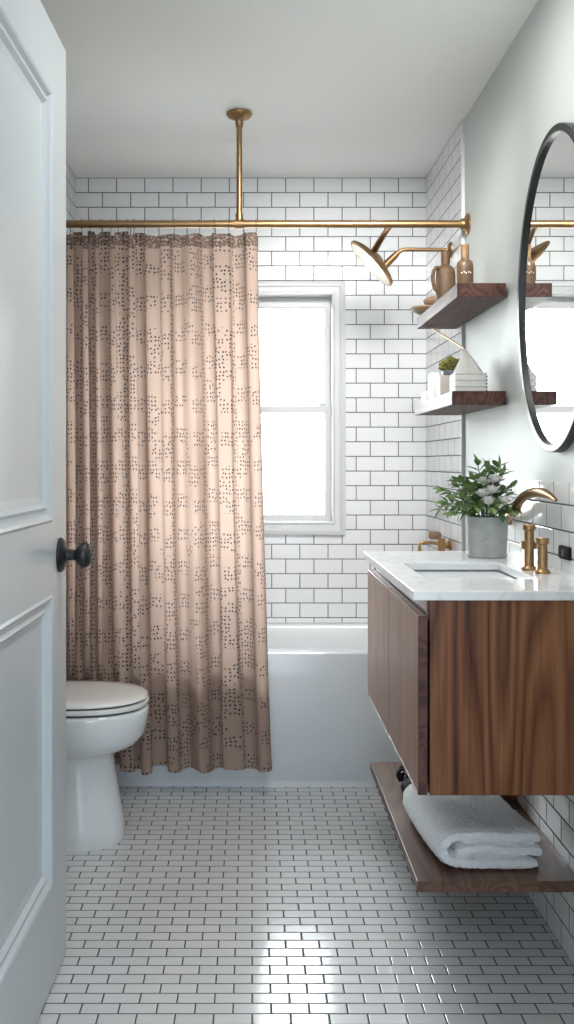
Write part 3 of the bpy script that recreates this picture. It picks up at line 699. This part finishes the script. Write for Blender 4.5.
# planter: block + dish + moss
o = obj('display_block', bxm(-.030, .030, -.035, .035, 0, .073), [grey_wood], bevel=.003, loc=(.652, 3.34, S2)); tag(o, 'grey wooden block that carries the dish of moss', 'block')
t = obj('book', bxm(-.012, .012, -.04, .04, 0, .09), white_wood, bevel=.0015, loc=(.626, 3.44, S2)); tag(t, 'upright thin white block leaning at the far side of the moss dish', 'block')
t = thing('moss_planter', 'small grey dish heaped with olive green moss', 'plant', (.665, 3.33, S2+.0735))
bm = bmesh.new(); lathe(bm, [(0,0),(.026,0),(.031,.004),(.033,.016),(.030,.017),(.029,.012),(0,.012)], 32); obj('dish', bm, zinc, t, smooth=40)
bm = bmesh.new(); bmesh.ops.create_icosphere(bm, subdivisions=5, radius=1)
for v in bm.verts:
    p = v.co.copy(); nn = mnoise.noise(p*2.2)*.25 + mnoise.noise(p*7)*.28 + mnoise.noise(p*17)*.22
    v.co = Vector((p.x*.037*(1+nn), p.y*.033*(1+nn), .032 + p.z*.026*(1+nn)))
    v.co.z = max(v.co.z, .0125)
obj('moss', bm, moss_m, t, smooth=False)
t = obj('white_tray', (lambda b: (box(b, -.034, .034, -.045, .045, 0, .038), b)[1])(bmesh.new()), white_wood, bevel=.004, loc=(.648, 3.585, S2)); tag(t, 'low rough white box at the far end of the lower floating shelf', 'box')
a_, b_ = Vector((.671, 3.158, S2+.144)), Vector((.663, 3.69, S1-.0435))
bm = bmesh.new(); tube(bm, [a_, b_], .0030, 12); o = obj('brass_stick', bm, brass_dark, smooth=True); tag(o, 'thin brass rod slanting between the pleated ornament and the upper shelf', 'rod')

# ------------------------------------------------------------------ potted plant on the counter
PX, PY = .662, 2.82
pl = thing('potted_plant', 'textured grey vase of leafy green sprigs and white flowers on the counter', 'plant', (PX, PY, CZ1))
bm = bmesh.new(); lathe(bm, [(0,0),(.053,0),(.056,.004),(.056,.008),(.0545,.012),(.057,.06),(.059,.112),(.057,.115),(.053,.114),(.052,.09),(0,.088)], 56)
for v in bm.verts:
    a = math.atan2(v.co.y, v.co.x); k = 1 + .025*mnoise.noise(Vector((a*6, v.co.z*60, 1))); v.co.x *= k; v.co.y *= k
obj('vase', bm, concrete_m, pl, smooth=40)
bm = bmesh.new(); lathe(bm, [(0,0),(.051,0),(.051,.002),(0,.008)], 32, Matrix.Translation((0,0,.0885))); obj('soil', bm, soil_m, pl, smooth=True)
lr = random.Random(11)
def leaf(bm, p, d, up, L, Wd):
    d = d.normalized(); s = d.cross(up)
    if s.length < 1e-3: s = d.orthogonal()
    s.normalize(); nrm = s.cross(d).normalized(); prof = [(0,.08),(.18,.62),(.42,1.0),(.68,.82),(.88,.42),(1,.03)]
    rows = []
    for f, wv in prof:
        c = p + d*L*f - nrm*(L*.22*f*f); h = Wd*.5*wv
        rows.append([bm.verts.new(c - s*h + nrm*h*.35), bm.verts.new(c), bm.verts.new(c + s*h + nrm*h*.35)])
    for a, b in zip(rows, rows[1:]):
        bm.faces.new((a[0],a[1],b[1],b[0])); bm.faces.new((a[1],a[2],b[2],b[1]))
tips = []
sc = 1000/2.82
for px, py, dy in [(446,503,-.02),(443,510,.02),(447,492,.03),(458,483,-.03),(462,488,.04),(470,480,-.05),(478,466,0),(484,472,-.05),(490,470,.03),(496,468,-.02),(503,476,.02),(505,488,-.04),(507,497,.03),(508,506,-.03),(452,512,-.05),(470,505,-.07),(488,505,-.08),(500,511,-.06),(474,490,.06),(494,484,.06),(481,482,-.06),(456,498,-.06)]:
    tips.append(Vector(((px-252)/sc - PX, dy, H+(462-py)/sc - CZ1)))
bl, bs = bmesh.new(), bmesh.new()
for tp in tips:
    st = Vector((tp.x*.18, tp.y*.18, .092)); md = (st+tp)*.5 + Vector((-tp.x*.10, -tp.y*.1, .018))
    path = smooth_path([st, md, tp], 8); tube(bs, path, .0013, 6)
    n = len(path); k = 4
    while k < n:
        p = path[k]; t_ = (path[min(k+1,n-1)]-path[k-1]).normalized()
        a0 = lr.uniform(0, 2*PI)
        for a in (a0, a0+PI):
            side = Quaternion(t_, a) @ t_.orthogonal().normalized()
            d = (t_*.75 + side*lr.uniform(.6, 1.0) + Vector((0, -.15, .1)))
            q = p + d.normalized()*.04
            if PX+q.x > XW-.025: d.x = -abs(d.x)*.3
            leaf(bl, p, d, Vector((0,0,1)) + side*.3, lr.uniform(.030,.046), lr.uniform(.015,.022))
        k += 2
    leaf(bl, path[-1], t_, Vector((lr.uniform(-1,1),lr.uniform(-1,1),.6)), .038, .014)
obj('stem', bs, stem_m, pl, smooth=True); obj('foliage', bl, leaf_m, pl, smooth=True)
for fx, fy, fz in [(-.020,-.050,.206),(.004,-.056,.212),(-.004,-.064,.182),(-.024,-.055,.172),(.030,-.060,.150),(-.010,-.062,.152)]:
    bm = bmesh.new(); cc = Vector((fx, fy, fz))
    for q in range(14):
        a = q*2.4; e = .2+.09*q; d = Vector((math.cos(a)*math.cos(e), math.sin(a)*math.cos(e)-.25, math.sin(e)))
        s = d.cross(Vector((0,0,1))).normalized() if d.cross(Vector((0,0,1))).length > .01 else Vector((1,0,0)); u = s.cross(d).normalized()
        Lp = .028*(1-.02*q); rows = []
        for f, wv in ((0,.2),(.35,.8),(.7,1.0),(1,.6)):
            c = cc + d*Lp*f + u*(.004*f*f); h = .0125*wv
            rows.append([bm.verts.new(c-s*h+u*.003*math.sin(f*7+q)), bm.verts.new(c-u*.002), bm.verts.new(c+s*h+u*.003*math.cos(f*6+q))])
        for A, B in zip(rows, rows[1:]): bm.faces.new((A[0],A[1],B[1],B[0])); bm.faces.new((A[1],A[2],B[2],B[1]))
    tube(bm, [cc, Vector((fx*.5, fy*.5, .12))], .0012, 6)
    obj('flower', bm, petal_m, pl, smooth=True)

# ------------------------------------------------------------------ towel
def towel():
    bm = bmesh.new()
    Wt, Lt, T = .250, .40, .0285
    def sheet(path, th):
        """thick ribbon in xz extruded along y"""
        path = smooth_path([Vector((a, 0, b)) for a, b in path], 6)
        NY = 26; n = len(path)
        loops = []
        for j in range(NY+1):
            f = j/NY; y = Lt*f; e = min(f, 1-f)*NY
            k = 1 if e >= 2 else (.55, .88)[int(e)]
            top = []; bot = []
            for i, p in enumerate(path):
                t = (path[min(i+1,n-1)]-path[max(i-1,0)]).normalized(); nn = Vector((-t.z, 0, t.x))
                q = min(i, n-1-i); kk = k*(1 if q >= 3 else (.55,.8,.93)[q])
                wob = 0.006*mnoise.noise(Vector((p.x*14, y*12, p.z*20+3)))
                top.append(Vector((p.x, y, p.z)) + nn*(th/2*kk) + Vector((0,0,wob))); bot.append(Vector((p.x, y, p.z)) - nn*(th/2*kk) + Vector((0,0,wob)))
            loops.append(top + bot[::-1])
        loft(bm, loops)
    sheet([(.235,.0150),(.16,.0145),(.08,.015),(.032,.018),(.012,.034),(.013,.058),(.034,.0745),(.08,.0785),(.16,.079),(.222,.076),(.240,.0715)], .033)
    sheet([(.044,.0450),(.09,.0465),(.16,.0465),(.22,.0455),(.246,.0445)], .0325)
    # shear / round the whole stack
    for v in bm.verts:
        f = v.co.y/Lt; v.co.x += -.020*math.sin(PI*min(1,f*1.2)*.5) - .008*f
        v.co.z *= 1 - .05*f
    return bm
bm = towel()
o = obj('folded_towel', bm, terry, smooth=True, loc=(.448, 2.385, LZ+.0035), ); o.rotation_euler = (0, 0, math.radians(0))
tag(o, 'folded fluffy white towel lying on the shelf beneath the vanity', 'towel')
rm = o.modifiers.new('remesh', 'REMESH'); rm.mode = 'VOXEL'; rm.voxel_size = .0025; rm.use_smooth_shade = True
tx = bpy.data.textures.new('terry_clouds', 'CLOUDS'); tx.noise_scale = .009; tx.noise_depth = 2
dm = o.modifiers.new('pile', 'DISPLACE'); dm.texture = tx; dm.strength = .0065; dm.mid_level = .5; dm.texture_coords = 'LOCAL'

# black pouch
t = thing('black_pouch', 'small black tied cloth pouch on the shelf behind the towel', 'pouch', (.465, 2.93, LZ))
bm = bmesh.new(); bmesh.ops.create_icosphere(bm, subdivisions=4, radius=1)
for v in bm.verts:
    p = v.co.copy(); k = 1 + .25*mnoise.noise(p*1.8) + .08*mnoise.noise(p*5)
    v.co = Vector((p.x*.024*k, p.y*.085*k, max(.0005, .020+p.z*.022*k)))
obj('pouch_body', bm, black_matte, t, smooth=True)
bm = bmesh.new(); tube(bm, smooth_path([(-.004,.075,.028),(-.012,.095,.040),(-.008,.115,.046)], 5), [.011]*5+[.009]*6, 12); tube(bm, smooth_path([(-.018,.060,.026),(-.024,.072,.038),(-.016,.082,.046)], 5), [.009]*11, 12); obj('knot', bm, black_matte, t, smooth=True)
bm = bmesh.new(); tube(bm, [(-.012+.009*math.cos(a), .070, .040+.007*math.sin(a)) for a in [2*PI*k/16 for k in range(16)]], .0014, 8, closed=True); obj('glint_ring', bm, chrome, t, smooth=True)  # small ring added as a bright glint on the dark pouch
